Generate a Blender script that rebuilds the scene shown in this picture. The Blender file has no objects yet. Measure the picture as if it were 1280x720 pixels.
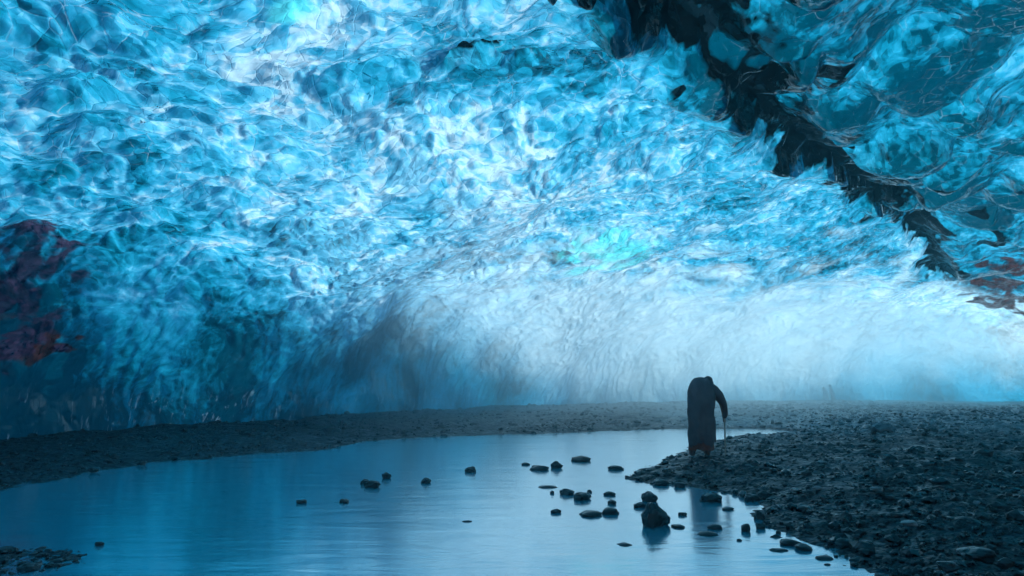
import bpy, bmesh, math, random
import numpy as np
from mathutils import Vector, Matrix

R = math.radians
random.seed(7)
rng = np.random.default_rng(11)
scene = bpy.context.scene
COL = scene.collection

# ------------------------------------------------------------------ camera
CAM_H, F_PX, HORIZON = 1.5, 853.0, 475.0        # lens and height worked out on the 1280x720 photograph
PITCH = math.atan((HORIZON - 360.0) / F_PX)
cd = bpy.data.cameras.new('camera')
cd.sensor_width = 36.0
cd.lens = 36.0 * F_PX / 1280.0
cd.clip_start, cd.clip_end = 0.05, 2000.0
cam = bpy.data.objects.new('camera', cd)
cam.location = (0, 0, CAM_H)
cam.rotation_euler = (math.pi / 2 + PITCH, 0, 0)
COL.objects.link(cam)
scene.camera = cam


def at(px, py, z=0.0):
    """where the sight line through a photograph pixel meets the level z"""
    a, b = (px - 640.0) / F_PX, (360.0 - py) / F_PX
    dy = math.cos(PITCH) - b * math.sin(PITCH)
    dz = math.sin(PITCH) + b * math.cos(PITCH)
    t = (z - CAM_H) / dz
    return a * t, dy * t, z


# ------------------------------------------------------------------ helpers
def tag(o, label=None, cat=None, group=None, kind=None):
    if label: o['label'] = label
    if cat: o['category'] = cat
    if group: o['group'] = group
    if kind: o['kind'] = kind
    return o


def np_mesh(name, verts, faces, smooth=True):
    me = bpy.data.meshes.new(name)
    verts = np.ascontiguousarray(verts, dtype=np.float32)
    faces = np.ascontiguousarray(faces, dtype=np.int32)
    k = faces.shape[1]
    me.vertices.add(len(verts)); me.vertices.foreach_set('co', verts.ravel())
    me.loops.add(faces.size); me.loops.foreach_set('vertex_index', faces.ravel())
    me.polygons.add(len(faces))
    me.polygons.foreach_set('loop_start', np.arange(0, faces.size, k, dtype=np.int32))
    me.polygons.foreach_set('loop_total', np.full(len(faces), k, dtype=np.int32))
    me.update(calc_edges=True)
    me.polygons.foreach_set('use_smooth', np.full(len(faces), smooth))
    return me


def obj(name, me, mat=None, parent=None):
    o = bpy.data.objects.new(name, me)
    COL.objects.link(o)
    if mat: me.materials.append(mat)
    if parent: o.parent = parent
    return o


def attr(me, name, vals):
    a = me.attributes.new(name, 'FLOAT', 'POINT')
    a.data.foreach_set('value', np.ascontiguousarray(vals, dtype=np.float32).ravel())


def grid_faces(nu, nv, wrap=False):
    i = np.arange(nu if wrap else nu - 1)[:, None]
    j = np.arange(nv - 1)[None, :]
    a = i * nv + j
    b = ((i + 1) % nu) * nv + j
    return np.stack([a, b, b + 1, a + 1], -1).reshape(-1, 4)


def sstep(e0, e1, x):
    t = np.clip((x - e0) / (e1 - e0), 0, 1)
    return t * t * (3 - 2 * t)


def hash3(ix, iy, iz, seed):
    h = (ix.astype(np.uint32) * np.uint32(374761393)) ^ (iy.astype(np.uint32) * np.uint32(668265263)) ^ \
        (iz.astype(np.uint32) * np.uint32(2147483647)) ^ np.uint32((seed * 1274126177) & 0xffffffff)
    h = (h ^ (h >> np.uint32(13))) * np.uint32(1274126177)
    h = (h ^ (h >> np.uint32(16))) * np.uint32(2246822519)
    h = h ^ (h >> np.uint32(15))
    return h


def vnoise(p, seed=0):
    i = np.floor(p).astype(np.int64)
    f = (p - i).astype(np.float32)
    u = f * f * f * (f * (f * 6 - 15) + 10)
    out = np.zeros(len(p), np.float32)
    for dx in (0, 1):
        wx = u[:, 0] if dx else 1 - u[:, 0]
        for dy in (0, 1):
            wy = u[:, 1] if dy else 1 - u[:, 1]
            for dz in (0, 1):
                wz = u[:, 2] if dz else 1 - u[:, 2]
                h = hash3(i[:, 0] + dx, i[:, 1] + dy, i[:, 2] + dz, seed)
                gx = (h & np.uint32(1023)).astype(np.float32) / 511.5 - 1
                gy = ((h >> np.uint32(10)) & np.uint32(1023)).astype(np.float32) / 511.5 - 1
                gz = ((h >> np.uint32(20)) & np.uint32(1023)).astype(np.float32) / 511.5 - 1
                out += wx * wy * wz * (gx * (f[:, 0] - dx) + gy * (f[:, 1] - dy) + gz * (f[:, 2] - dz))
    return out * 1.5


def fbm(p, seed=0, octaves=4, gain=0.5):
    a, s, out = 1.0, 1.0, 0.0
    for k in range(octaves):
        out = out + a * vnoise(p * s + 17.3 * k, seed + k)
        a *= gain; s *= 2.03
    return out


def worley(p, seed=0):
    """distances to the two nearest cell points and a random number per cell"""
    i = np.floor(p).astype(np.int64)
    f1 = np.full(len(p), 9.0, np.float32); f2 = f1.copy(); rid = np.zeros(len(p), np.float32)
    for dx in (-1, 0, 1):
        for dy in (-1, 0, 1):
            for dz in (-1, 0, 1):
                c = (i[:, 0] + dx, i[:, 1] + dy, i[:, 2] + dz)
                h = hash3(c[0], c[1], c[2], seed)
                qx = c[0] + (h & np.uint32(1023)) / 1023.0 - p[:, 0]
                qy = c[1] + ((h >> np.uint32(10)) & np.uint32(1023)) / 1023.0 - p[:, 1]
                qz = c[2] + ((h >> np.uint32(20)) & np.uint32(1023)) / 1023.0 - p[:, 2]
                d = np.sqrt(qx * qx + qy * qy + qz * qz).astype(np.float32)
                near = d < f1
                f2 = np.where(near, f1, np.minimum(f2, d))
                rid = np.where(near, (hash3(c[0], c[1], c[2], seed + 91) & np.uint32(65535)) / np.float32(65535.0), rid)
                f1 = np.where(near, d, f1)
    return f1, f2, rid


def dist_poly(p, pts):
    """distance to a polyline and how far along it (0..1), any dimension"""
    pts = np.asarray(pts, float)
    best = np.full(len(p), 1e9); along = np.zeros(len(p))
    seg = np.linalg.norm(np.diff(pts, axis=0), axis=1); acc = np.concatenate([[0], np.cumsum(seg)])
    for k in range(len(pts) - 1):
        a, b = pts[k], pts[k + 1]
        ab = b - a
        t = np.clip(((p - a) @ ab) / (ab @ ab), 0, 1)
        d = np.linalg.norm(p - (a + t[:, None] * ab), axis=1)
        m = d < best
        best = np.where(m, d, best); along = np.where(m, (acc[k] + t * seg[k]) / acc[-1], along)
    return best, along


# ------------------------------------------------------------------ node helpers
class NT:
    def __init__(self, name):
        self.m = bpy.data.materials.new(name); self.m.use_nodes = True
        self.t = self.m.node_tree; self.t.nodes.clear()
        self.out = self.t.nodes.new('ShaderNodeOutputMaterial')

    def n(self, kind, ins=None, **props):
        nd = self.t.nodes.new('ShaderNode' + kind)
        for k, v in props.items(): setattr(nd, k, v)
        for k, v in (ins or {}).items():
            s = nd.inputs[k]
            if isinstance(v, bpy.types.NodeSocket): self.t.links.new(v, s)
            elif isinstance(v, bpy.types.Node): self.t.links.new(v.outputs[0], s)
            else: s.default_value = v
        return nd

    def noise(self, vec, scale, detail=4, rough=0.5, dist=0.0, **kw):
        return self.n('TexNoise', {'Vector': vec, 'Scale': scale, 'Detail': detail, 'Roughness': rough, 'Distortion': dist}, **kw).outputs[0]

    def ramp(self, fac, stops):
        nd = self.n('ValToRGB', {'Fac': fac})
        e = nd.color_ramp.elements
        while len(e) < len(stops): e.new(0.5)
        for k, (pos, c) in enumerate(stops):
            e[k].position = pos
            e[k].color = (c, c, c, 1) if isinstance(c, (int, float)) else (*c, 1)
        return nd.outputs[0]

    def mix(self, fac, a, b, blend='MIX'):
        nd = self.n('Mix', data_type='RGBA', blend_type=blend)
        for idx, v in ((0, fac), (6, a), (7, b)):
            s = nd.inputs[idx]
            if isinstance(v, bpy.types.NodeSocket): self.t.links.new(v, s)
            else: s.default_value = v if idx == 0 else (*v, 1)
        return nd.outputs[2]

    def math(self, op, a, b=0.0, c=0.0, clamp=False):
        nd = self.n('Math', {0: a, 1: b, 2: c}, operation=op)
        nd.use_clamp = clamp
        return nd.outputs[0]

    def vscale(self, vec, xyz):
        return self.n('Mapping', {'Vector': vec, 'Scale': xyz}).outputs[0]

    def attr(self, name):
        return self.n('Attribute', attribute_name=name).outputs['Fac']

    def coord(self):
        return self.n('TexCoord').outputs['Object']

    def bump(self, h, strength, dist, normal=None):
        ins = {'Height': h, 'Strength': strength, 'Distance': dist}
        if normal: ins['Normal'] = normal
        return self.n('Bump', ins).outputs[0]

    def done(self, shader):
        self.t.links.new(shader.outputs[0] if isinstance(shader, bpy.types.Node) else shader, self.out.inputs['Surface'])
        return self.m


# ------------------------------------------------------------------ materials
def ice_material():
    t = NT('glacier_ice')
    co = t.coord()
    cw = t.n('Attribute', attribute_name='swirl').outputs['Vector']      # position, stirred as the ice has flowed
    # clear and bubbly ice in patches, crystal by crystal
    big = t.attr('big')
    flute = t.noise(t.vscale(cw, (1, 1, 0.16)), 5.0, 4, 0.55, 0.3)
    fl = t.attr('flute')
    nofl = t.math('SUBTRACT', 1.0, t.math('MULTIPLY', fl, 0.8))
    mid0 = t.noise(cw, 2.1, 4, 0.5, 0.6)
    mid = t.math('ADD', t.math('MULTIPLY', mid0, nofl), t.math('MULTIPLY', flute, t.math('MULTIPLY', fl, 0.8)))
    fine = t.noise(cw, 6.5, 4, 0.55, 0.6)
    va = t.n('TexVoronoi', {'Vector': cw, 'Scale': 3.0}, feature='F1')
    vb = t.n('TexVoronoi', {'Vector': cw, 'Scale': 7.5}, feature='F1')

    def facet(v, sc, amt):
        loc = t.n('VectorMath', {0: t.n('VectorMath', {0: cw, 1: v.outputs['Position']}, operation='SUBTRACT').outputs[0], 'Scale': amt}, operation='SCALE').outputs[0]
        dirn = t.n('VectorMath', {0: v.outputs['Color'], 1: (0.5, 0.5, 0.5)}, operation='SUBTRACT').outputs[0]
        return t.n('VectorMath', {0: loc, 1: dirn}, operation='DOT_PRODUCT').outputs['Value']
    ca = t.n('SeparateColor', {0: va.outputs['Color']}).outputs[0]
    cb = t.n('SeparateColor', {0: vb.outputs['Color']}).outputs[1]
    s = t.math('MULTIPLY', big, 0.40)
    s = t.math('ADD', s, t.math('MULTIPLY', t.math('SUBTRACT', ca, 0.5), t.math('MULTIPLY', nofl, 0.11)))
    s = t.math('ADD', s, t.math('MULTIPLY', t.math('SUBTRACT', cb, 0.5), t.math('MULTIPLY', nofl, 0.11)))
    s = t.math('ADD', s, t.math('MULTIPLY', mid, 0.40))
    s = t.math('ADD', s, t.math('MULTIPLY', fine, 0.22))
    s = t.math('ADD', s, t.math('MULTIPLY', t.math('SUBTRACT', t.attr('cell'), 0.5), 0.22))
    s = t.math('ADD', s, t.math('MULTIPLY', t.attr('rim'), 0.16))
    s = t.math('ADD', s, t.math('MULTIPLY', t.attr('clear'), -0.17))
    s = t.math('ADD', s, t.math('MULTIPLY', t.attr('thick'), -0.22))
    col = t.ramp(s, [(0.30, (0.0, 0.065, 0.11)), (0.43, (0.004, 0.24, 0.39)), (0.54, (0.022, 0.38, 0.61)),
                     (0.67, (0.12, 0.55, 0.79)), (0.84, (0.50, 0.80, 0.92))])
    # white fracture veins
    e1 = t.n('TexVoronoi', {'Vector': cw, 'Scale': 3.0}, feature='DISTANCE_TO_EDGE').outputs['Distance']
    e1 = t.ramp(t.math('ADD', e1, t.math('MULTIPLY', t.math('SUBTRACT', fine, 0.5), 0.10)), [(0.0, 1.0), (0.040, 0.0)])
    e1 = t.math('MULTIPLY', e1, nofl)
    vm = t.math('MULTIPLY', t.math('MULTIPLY', e1, t.ramp(fine, [(0.44, 0.0), (0.60, 1.0)])), t.ramp(t.attr('crack'), [(0.42, 0.0), (0.66, 0.55)]))
    vm = t.math('MULTIPLY', vm, t.math('SUBTRACT', 1.0, t.math('MINIMUM', t.math('MULTIPLY', t.attr('clear'), 0.7), 0.9)))
    col = t.mix(vm, col, (0.70, 0.90, 0.97))
    glow_mix = t.math('MULTIPLY', t.attr('frost_glow'), t.ramp(t.math('ADD', mid, t.math('MULTIPLY', fine, 0.3)), [(0.40, 0.40), (0.80, 1.0)]))
    col = t.mix(glow_mix, col, (0.64, 0.89, 0.96))  # mist glow on the far wall put into the ice colour
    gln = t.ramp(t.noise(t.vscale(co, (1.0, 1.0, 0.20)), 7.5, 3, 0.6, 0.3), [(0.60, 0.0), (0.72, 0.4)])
    col = t.mix(t.math('MULTIPLY', gln, t.attr('glint')), col, (0.62, 0.88, 0.97))  # upright glints at the wall foot painted into the colour
    col = t.mix(t.math('MULTIPLY', t.attr('aqua'), 0.8), col, (0.10, 0.86, 0.86))
    lay = t.noise(t.vscale(cw, (0.5, 0.5, 2.6)), 1.6, 4, 0.6, 0.5)
    lay = t.math('MULTIPLY', t.math('SUBTRACT', lay, 0.5), 1.5)
    iron_c = t.mix(t.ramp(fine, [(0.35, 0.0), (0.6, 1.0)]), (0.014, 0.006, 0.006), (0.06, 0.021, 0.017))
    col = t.mix(t.math('MULTIPLY', t.ramp(t.math('ADD', t.attr('iron'), lay), [(0.15, 0.0), (0.65, 1.0)]), t.ramp(t.attr('iron'), [(0.02, 0.0), (0.4, 0.95)])), col, iron_c)
    plum_c = t.mix(t.ramp(t.math('ADD', fine, t.math('MULTIPLY', lay, 0.4)), [(0.42, 0.0), (0.68, 1.0)]), (0.002, 0.008, 0.030), (0.05, 0.034, 0.07))
    col = t.mix(t.math('MULTIPLY', t.ramp(t.math('ADD', t.attr('plum'), lay), [(0.10, 0.0), (0.75, 1.0)]), t.ramp(t.attr('plum'), [(0.02, 0.0), (0.5, 0.95)])), col, plum_c)
    ash_shade_mix = t.ramp(t.math('ADD', t.attr('ash'), t.math('ADD', t.math('MULTIPLY', t.math('SUBTRACT', mid, 0.5), 1.3), t.math('MULTIPLY', t.attr('rim'), -0.35))), [(0.40, 0.0), (0.66, 1.0)])
    col = t.mix(ash_shade_mix, col, (0.001, 0.004, 0.006))  # darkness of the crevice and holes painted black, along with ash
    # surface relief finer than the mesh: smooth melt cups and soft swirls
    h1 = t.noise(cw, 3.4, 3, 0.42, 0.7)
    vor = t.math('ADD', facet(va, 2.3, 3.0), facet(vb, 5.6, 4.5))
    h = t.math('ADD', t.math('MULTIPLY', h1, 0.40), t.math('MULTIPLY', vor, t.math('MULTIPLY', nofl, 1.15)))
    h = t.math('ADD', h, t.math('MULTIPLY', e1, 0.06))
    h = t.math('ADD', h, t.math('MULTIPLY', t.math('MULTIPLY', flute, t.attr('flute')), 1.0))
    soft = t.math('SUBTRACT', 1.0, t.math('MULTIPLY', t.math('MAXIMUM', t.attr('frost_glow'), t.math('MULTIPLY', t.math('MINIMUM', t.attr('clear'), 1.0), 0.75)), 0.8))
    h = t.math('MULTIPLY', h, soft)
    nrm = t.bump(h, 0.85, 0.10)
    tr = t.n('BsdfTranslucent', {'Color': col, 'Normal': nrm})
    df = t.n('BsdfDiffuse', {'Color': col, 'Normal': nrm})
    body = t.n('MixShader', {0: 0.2, 1: tr, 2: df})
    gl = t.n('BsdfGlossy', {'Color': (1, 1, 1, 1), 'Roughness': 0.05, 'Normal': nrm})
    fr = t.n('Fresnel', {'IOR': 1.48, 'Normal': nrm})
    return t.done(t.n('MixShader', {0: fr, 1: body, 2: gl}))


def rock_material(name, dark, light, rough=0.45, warm=None):
    t = NT(name)
    co = t.coord()
    n1 = t.noise(co, 9.0, 6, 0.65, 0.3)
    vc = t.n('SeparateColor', {0: t.n('TexVoronoi', {'Vector': co, 'Scale': 6.0}, feature='F1').outputs['Color']}).outputs[0]
    n1 = t.math('ADD', t.math('MULTIPLY', n1, 0.62), t.math('MULTIPLY', vc, 0.38))
    col = t.ramp(n1, [(0.35, dark), (0.7, light)])
    rnd = t.n('ObjectInfo').outputs['Random']
    col = t.mix(t.math('MULTIPLY', rnd, 0.35), col, tuple(0.5 * c for c in dark))
    if warm: col = t.mix(t.ramp(t.noise(co, 2.0, 3), [(0.5, 0.0), (0.7, 0.7)]), col, warm)
    nrm = t.bump(t.noise(co, 30.0, 5, 0.65), 0.5, 0.015)
    rg = t.ramp(t.noise(co, 3.0, 4), [(0.38, rough - 0.25), (0.62, rough + 0.25)])
    return t.done(t.n('BsdfPrincipled', {'Base Color': col, 'Roughness': rg, 'Normal': nrm, 'IOR': 1.45}))


def ground_material():
    t = NT('wet_black_gravel')
    co = t.coord()
    v = t.n('TexVoronoi', {'Vector': t.vscale(co, (1, 1, 0.5)), 'Scale': 11.0}, feature='F1')
    v2 = t.n('TexVoronoi', {'Vector': co, 'Scale': 26.0}, feature='F1')
    c1 = t.n('SeparateColor', {0: v.outputs['Color']}).outputs[0]
    n = t.noise(co, 0.7, 5, 0.6, 0.4)
    s = t.math('ADD', t.math('MULTIPLY', c1, 0.6), t.math('MULTIPLY', n, 0.4))
    col = t.ramp(s, [(0.2, (0.003, 0.007, 0.010)), (0.6, (0.004, 0.012, 0.018)), (0.95, (0.020, 0.046, 0.058))])
    col = t.mix(t.math('MULTIPLY', t.attr('shore_glow'), t.ramp(s, [(0.2, 0.45), (0.8, 1.0)])), col, (0.22, 0.26, 0.28))  # light and mist on the far shore painted as paler ground
    h = t.math('ADD', t.math('MULTIPLY', v.outputs['Distance'], -1.0), t.math('MULTIPLY', v2.outputs['Distance'], -0.4))
    nrm = t.bump(h, 0.8, 0.06)
    rg = t.ramp(t.noise(co, 3.0, 5, 0.7), [(0.35, 0.25), (0.65, 0.75)])
    return t.done(t.n('BsdfPrincipled', {'Base Color': col, 'Roughness': rg, 'Normal': nrm, 'Specular IOR Level': 0.3}))


def water_material():
    t = NT('meltwater')
    co = t.coord()
    r1 = t.noise(t.vscale(co, (0.5, 1.6, 1.0)), 1.6, 4, 0.55, 0.6)
    nrm = t.bump(r1, 0.16, 0.05)
    milky = t.n('BsdfDiffuse', {'Color': (0.0, 0.50, 0.68, 1)})
    clear = t.n('BsdfTransparent', {'Color': (0.35, 0.62, 0.70, 1)})
    body = t.n('MixShader', {0: 0.3, 1: milky, 2: clear})
    gl = t.n('BsdfGlossy', {'Color': (1, 1, 1, 1), 'Roughness': 0.14, 'Normal': nrm})
    fr = t.math('MULTIPLY_ADD', t.n('Fresnel', {'IOR': 1.33, 'Normal': nrm}).outputs[0], 0.46, 0.52)
    return t.done(t.n('MixShader', {0: fr, 1: body, 2: gl}))


def cloth_material(name, dark, light, scale=60):
    t = NT(name)
    co = t.coord()
    n = t.noise(co, 5.0, 6, 0.6)
    w = t.n('TexWave', {'Vector': co, 'Scale': float(scale), 'Distortion': 1.0})
    col = t.ramp(n, [(0.3, dark), (0.7, light)])
    nrm = t.bump(w.outputs[1], 0.2, 0.004)
    return t.done(t.n('BsdfPrincipled', {'Base Color': col, 'Roughness': 0.9, 'Normal': nrm}))


def simple_material(name, c1, c2, rough, scale=8.0):
    t = NT(name)
    col = t.ramp(t.noise(t.vscale(t.coord(), (1, 1, 0.3)), scale, 5, 0.6), [(0.3, c1), (0.7, c2)])
    return t.done(t.n('BsdfPrincipled', {'Base Color': col, 'Roughness': rough}))


M_ICE = ice_material()
M_GROUND = ground_material()
M_WATER = water_material()
M_STONE = rock_material('wet_basalt', (0.006, 0.011, 0.014), (0.026, 0.036, 0.042), 0.4)
M_PALE = rock_material('pale_grey_stone', (0.10, 0.12, 0.13), (0.26, 0.28, 0.29), 0.5)
M_BROWN = rock_material('rusty_stone', (0.022, 0.016, 0.014), (0.06, 0.04, 0.032), 0.5)
M_GRAVEL = rock_material('gravel_stone', (0.0015, 0.005, 0.007), (0.010, 0.022, 0.028), 0.40)

# ------------------------------------------------------------------ the ice vault
# foot of the ice wall (plan), from behind the camera on the left round to the unseen right wall, closed to keep sky light out
FOOT = np.array([(-10.5, -24), (-13.0, -6), (-13.2, 4), (-12.6, 10), (-11.3, 15.0), (-9.1, 17.7), (-7.2, 21.2), (-4.3, 26.0),
                 (0.4, 31.7), (4.5, 35.2), (9.1, 37.6), (16.7, 40.0), (23.5, 39.0), (28.5, 35.5), (31.0, 30.0), (29.5, 20.0), (25.0, 8.0), (21.0, -6.0), (18.0, -25.0)], float)
LIP_Z = np.array([5.2, 5.0, 4.8, 4.6, 4.5, 4.5, 4.7, 5.0, 5.3, 5.6, 5.8, 6.0, 6.0, 6.0, 6.0, 6.0, 6.0, 6.0, 6.0])
TOP = np.array([(-8.0, -27)] * 1 + [(-7.5, -24), (-7.0, -20)] + [(-7.0 + 24.0 * k / 11.0, -16.0 - 4 * k / 11) for k in range(11)] + [(15.2, -20.2), (15.6, -21), (15.9, -22.5), (16.1, -24.5), (16.2, -27)], float)


def smooth_curve(pts, n, dens=None, passes=None):
    pts = np.asarray(pts, float)
    seg = np.linalg.norm(np.diff(pts[:, :2], axis=0), axis=1)
    acc = np.concatenate([[0], np.cumsum(seg)])
    s = np.linspace(0, acc[-1], 2400)
    d = np.stack([np.interp(s, acc, pts[:, k]) for k in range(pts.shape[1])], 1)
    ker = np.hanning(161); ker /= ker.sum()
    pad = 80
    dd = np.stack([np.convolve(np.concatenate([2 * d[0, k] - d[pad:0:-1, k], d[:, k], 2 * d[-1, k] - d[-2:-pad - 2:-1, k]]), ker, 'valid') for k in range(d.shape[1])], 1)
    return dd if n is None else dd[np.linspace(0, len(dd) - 1, n).astype(int)]


def ice_base(NU, NV):
    allp = np.concatenate([FOOT, LIP_Z[:, None], TOP], 1)
    d = smooth_curve(allp, None)
    # samples closer together where the wall is in front of the lens
    ang = np.degrees(np.arctan2(d[:, 0], d[:, 1]))
    step = np.linalg.norm(np.diff(d[:, :2], axis=0), axis=1)
    w = np.where((ang[:-1] > -60) & (ang[:-1] < 60), 1.0, 0.18) * (0.5 * step / step.mean() + 0.5)
    cs = np.concatenate([[0], np.cumsum(w)])
    idx = np.interp(np.linspace(0, cs[-1], NU), cs, np.arange(len(d)))
    d = np.stack([np.interp(idx, np.arange(len(d)), d[:, k]) for k in range(d.shape[1])], 1)
    # profile of the vault: inward fraction a and height (in units of the lip height)
    pa = np.array([0.0, 0.004, 0.012, 0.028, 0.055, 0.095, 0.145, 0.20, 0.30, 0.42, 0.56, 0.72, 0.88, 1.0])
    pz = np.array([-0.22, 0.10, 0.30, 0.50, 0.70, 0.86, 0.98, 1.06, 1.19, 1.34, 1.50, 1.64, 1.72, 1.75])
    ps = np.array([0, 1.0, 2.0, 3.0, 4.0, 5.2, 6.6, 8.4, 11.0, 14.5, 18.5, 22, 24.5, 26.0])
    sv = np.linspace(0, 26.0, 1600)
    ker = np.hanning(121); ker /= ker.sum()

    def sm(y):
        v = np.interp(sv, ps, y)
        vp = np.concatenate([2 * v[0] - v[60:0:-1], v, 2 * v[-1] - v[-2:-62:-1]])
        return np.convolve(vp, ker, 'valid')
    A, Z = sm(pa), sm(pz)
    jj = np.linspace(0, 1599, NV)
    A = np.interp(jj, np.arange(1600), A); Z = np.interp(jj, np.arange(1600), Z)
    X = d[:, None, 0] * (1 - A) + d[:, None, 3] * A
    Y = d[:, None, 1] * (1 - A) + d[:, None, 4] * A
    ZZ = d[:, None, 2] * Z[None, :]
    uu = np.linspace(0, 1, len(d)); uu = uu / uu[np.argmin(np.hypot(d[:, 0] - 28.5, d[:, 1] - 35.0))]
    uu = np.repeat(uu[:, None], NV, 1)
    return np.stack([X, Y, ZZ], -1), uu


# line of the black crevice and the stained patches, points on the undisturbed vault
CREVICE = [(0.7, 7.2, 7.3), (2.1, 9.5, 7.4), (3.5, 11.5, 7.6), (5.5, 14.7, 7.7), (6.9, 16.7, 7.6), (9.0, 18.7, 7.6), (12.0, 21.5, 7.4), (16.2, 26.2, 6.9), (18.4, 29.0, 6.4)]
SPOTS = [(-0.6, 10.6, 6.8, 0.46), (0.2, 11.0, 6.9, 0.32), (2.1, 13.1, 7.1, 0.22)]
AQUA = [(3.4, 22.8, 6.06, 1.7), (-2.9, 8.3, 6.4, 0.3)]
IRON = [(23.8, 32.6, 5.4, 1.5), (22.6, 31.2, 5.8, 1.0), (21.0, 28.2, 6.6, 1.5), (19.8, 27.6, 6.6, 0.8), (4.3, 22.0, 6.3, 0.35), (-10.5, 14.7, 2.4, 0.6)]
PLUM = [(-10.2, 13.5, 3.6, 1.25), (-10.8, 14.5, 2.7, 0.95), (-9.7, 13.0, 4.1, 0.8)]


def ice_fields(me, out):
    w2 = np.stack([fbm(out * 0.9 + 7, 91, 2), fbm(out * 0.9 + 31, 92, 2), fbm(out * 0.9 + 57, 93, 2)], 1)
    cw = out + 0.20 * w2
    a = me.attributes.new('swirl', 'FLOAT_VECTOR', 'POINT'); a.data.foreach_set('vector', np.ascontiguousarray(cw, dtype=np.float32).ravel())
    attr(me, 'big', 0.5 + 0.45 * fbm(cw * 0.40, 95, 3)); attr(me, 'crack', 0.5 + 0.42 * fbm(out * 1.3, 97, 2))


def build_ice():
    NU, NV = 1500, 820
    P, U = ice_base(NU, NV)
    du = np.gradient(P, axis=0); dv = np.gradient(P, axis=1)
    N = np.cross(du, dv); N /= np.linalg.norm(N, axis=2, keepdims=True) + 1e-9
    c = np.array([0, 8, 1.5])
    flip = np.sign(((c - P) * N).sum(2, keepdims=True)); N = N * np.where(flip == 0, 1, flip)   # into the cave
    p = P.reshape(-1, 3); n = N.reshape(-1, 3); U = U.ravel()
    wv = np.stack([fbm(p * 0.5, 5, 3), fbm(p * 0.5 + 40, 6, 3), fbm(p * 0.5 + 80, 7, 3)], 1)
    q = p + 0.55 * wv
    z = p[:, 2]
    low = 1 - sstep(2.2, 4.6, z)
    # which side of the crevice: +1 the main slope, -1 the mass above the right bank
    dc, al = dist_poly(p + 0.45 * wv, CREVICE)
    cr = np.asarray(CREVICE)[:, :2]
    pe = p[:, :2] + 0.45 * wv[:, :2]
    yy = np.interp(pe[:, 0], cr[:, 0], cr[:, 1])
    yy = np.where(pe[:, 0] > cr[-1, 0], cr[-1, 1] + (pe[:, 0] - cr[-1, 0]) * 0.9, yy)
    yy = np.where(pe[:, 0] < cr[0, 0], cr[0, 1] + (pe[:, 0] - cr[0, 0]) * 1.6, yy)
    side = pe[:, 1] - yy
    right = 1 - sstep(-0.8, 0.9, side - 1.9 * (1 - sstep(11, 19, p[:, 1])))
    near = 1 - sstep(14, 26, np.hypot(p[:, 0], p[:, 1]))
    # melt cups with sharp rims, three sizes; flutes on the foot of the wall
    flat = np.array([1.0, 0.85, 1.3])
    f1, f2, r1 = worley(q * flat / 1.45, 3)
    g1, g2, r2 = worley((q + 0.2 * wv) * flat / 0.56, 4)
    h1, h2, r3 = worley((q + 0.1 * wv) * flat / 0.25, 8)
    k1, k2, r4 = worley(q * np.array([1.0, 1.0, 0.22]) / 0.34, 12)
    disp = 0.75 * fbm(p * 0.16, 21, 3)
    up = 1 - 0.85 * low
    disp += (f1 - 0.5) * 0.75 * (0.25 + 0.65 * r1 * sstep(0, 0.3, f2 - f1)) * up * (0.55 + 0.45 * near) * (1 - right)
    b1, b2, rb = worley(q * np.array([1.0, 0.8, 1.0]) / 2.1 + 5.3, 15)
    disp += right * (1 - 0.65 * sstep(20, 29, p[:, 1])) * (0.62 - b1 * b1) * (0.8 + 1.3 * rb * sstep(0, 0.3, b2 - b1)) * up
    f2 = np.where(right > 0.5, b2, f2); f1 = np.where(right > 0.5, b1, f1); r1 = np.where(right > 0.5, rb, r1)
    disp += (g1 - 0.5) * 0.25 * (0.3 + 1.1 * r2 * sstep(0, 0.3, g2 - g1)) * up * (1 - 0.6 * right)
    disp += (h1 - 0.5) * 0.085 * (0.3 + 1.1 * r3 * sstep(0, 0.3, h2 - h1)) * (1 - 0.6 * low) * (1 - 0.85 * right)
    disp += (0.45 - k1) * 0.11 * low
    # crevice: a deep slot running up into the ice, steep on the far side, sloping on the near side
    wid = 1.0 - 0.6 * al
    far_s = 1 - sstep(0.05, 0.75, dc)
    near_s = 1 - sstep(0.2, 2.6 * wid, dc)
    slot = np.where(side > 0, far_s, near_s)
    disp -= (0.85 - 0.2 * al) * slot
    for (sx, sy, sz, sr) in SPOTS:                       # small melt holes
        disp -= 0.4 * (1 - sstep(0.5 * sr, 1.5 * sr, np.linalg.norm(p - np.array([sx, sy, sz]), axis=1) + 0.4 * sr * fbm(q * 2.2, 51, 3)))
    thick = right * np.clip(0.75 - 1.25 * b1, -0.5, 0.75) * (0.6 + 0.6 * rb)  # lump shading put into the colour: centres deeper blue, borders paler
    out = p + n * disp[:, None]
    me = np_mesh('ice_cave', out, grid_faces(NU, NV))
    ice_fields(me, out)
    e = fbm(q * 0.8, 44, 3)
    pk = fbm(q * 0.9, 48, 3)
    ash = np.where(side > 0, 1 - sstep(0.25, 0.85, dc + 0.5 * pk), 1 - sstep(0.9, 2.6, dc / wid + 1.5 * e + 0.8 * fbm(q * 1.9, 46, 3)))
    ash = ash * (0.62 + 0.38 * np.maximum(sstep(-0.28, 0.05, pk), 1 - sstep(0.3, 1.0, dc)))
    ash = np.maximum(ash, (1 - sstep(1.8, 3.6, dc)) * right * sstep(0.24, 0.5, fbm(q * 0.75, 49, 3)))
    for (sx, sy, sz, sr) in SPOTS:
        ds = np.linalg.norm((p - np.array([sx, sy, sz])), axis=1)
        ash = np.maximum(ash, 1.15 * (1 - sstep(0.5 * sr, 1.5 * sr, ds + 0.6 * sr * fbm(q * 2.2, 51, 3))))

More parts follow.
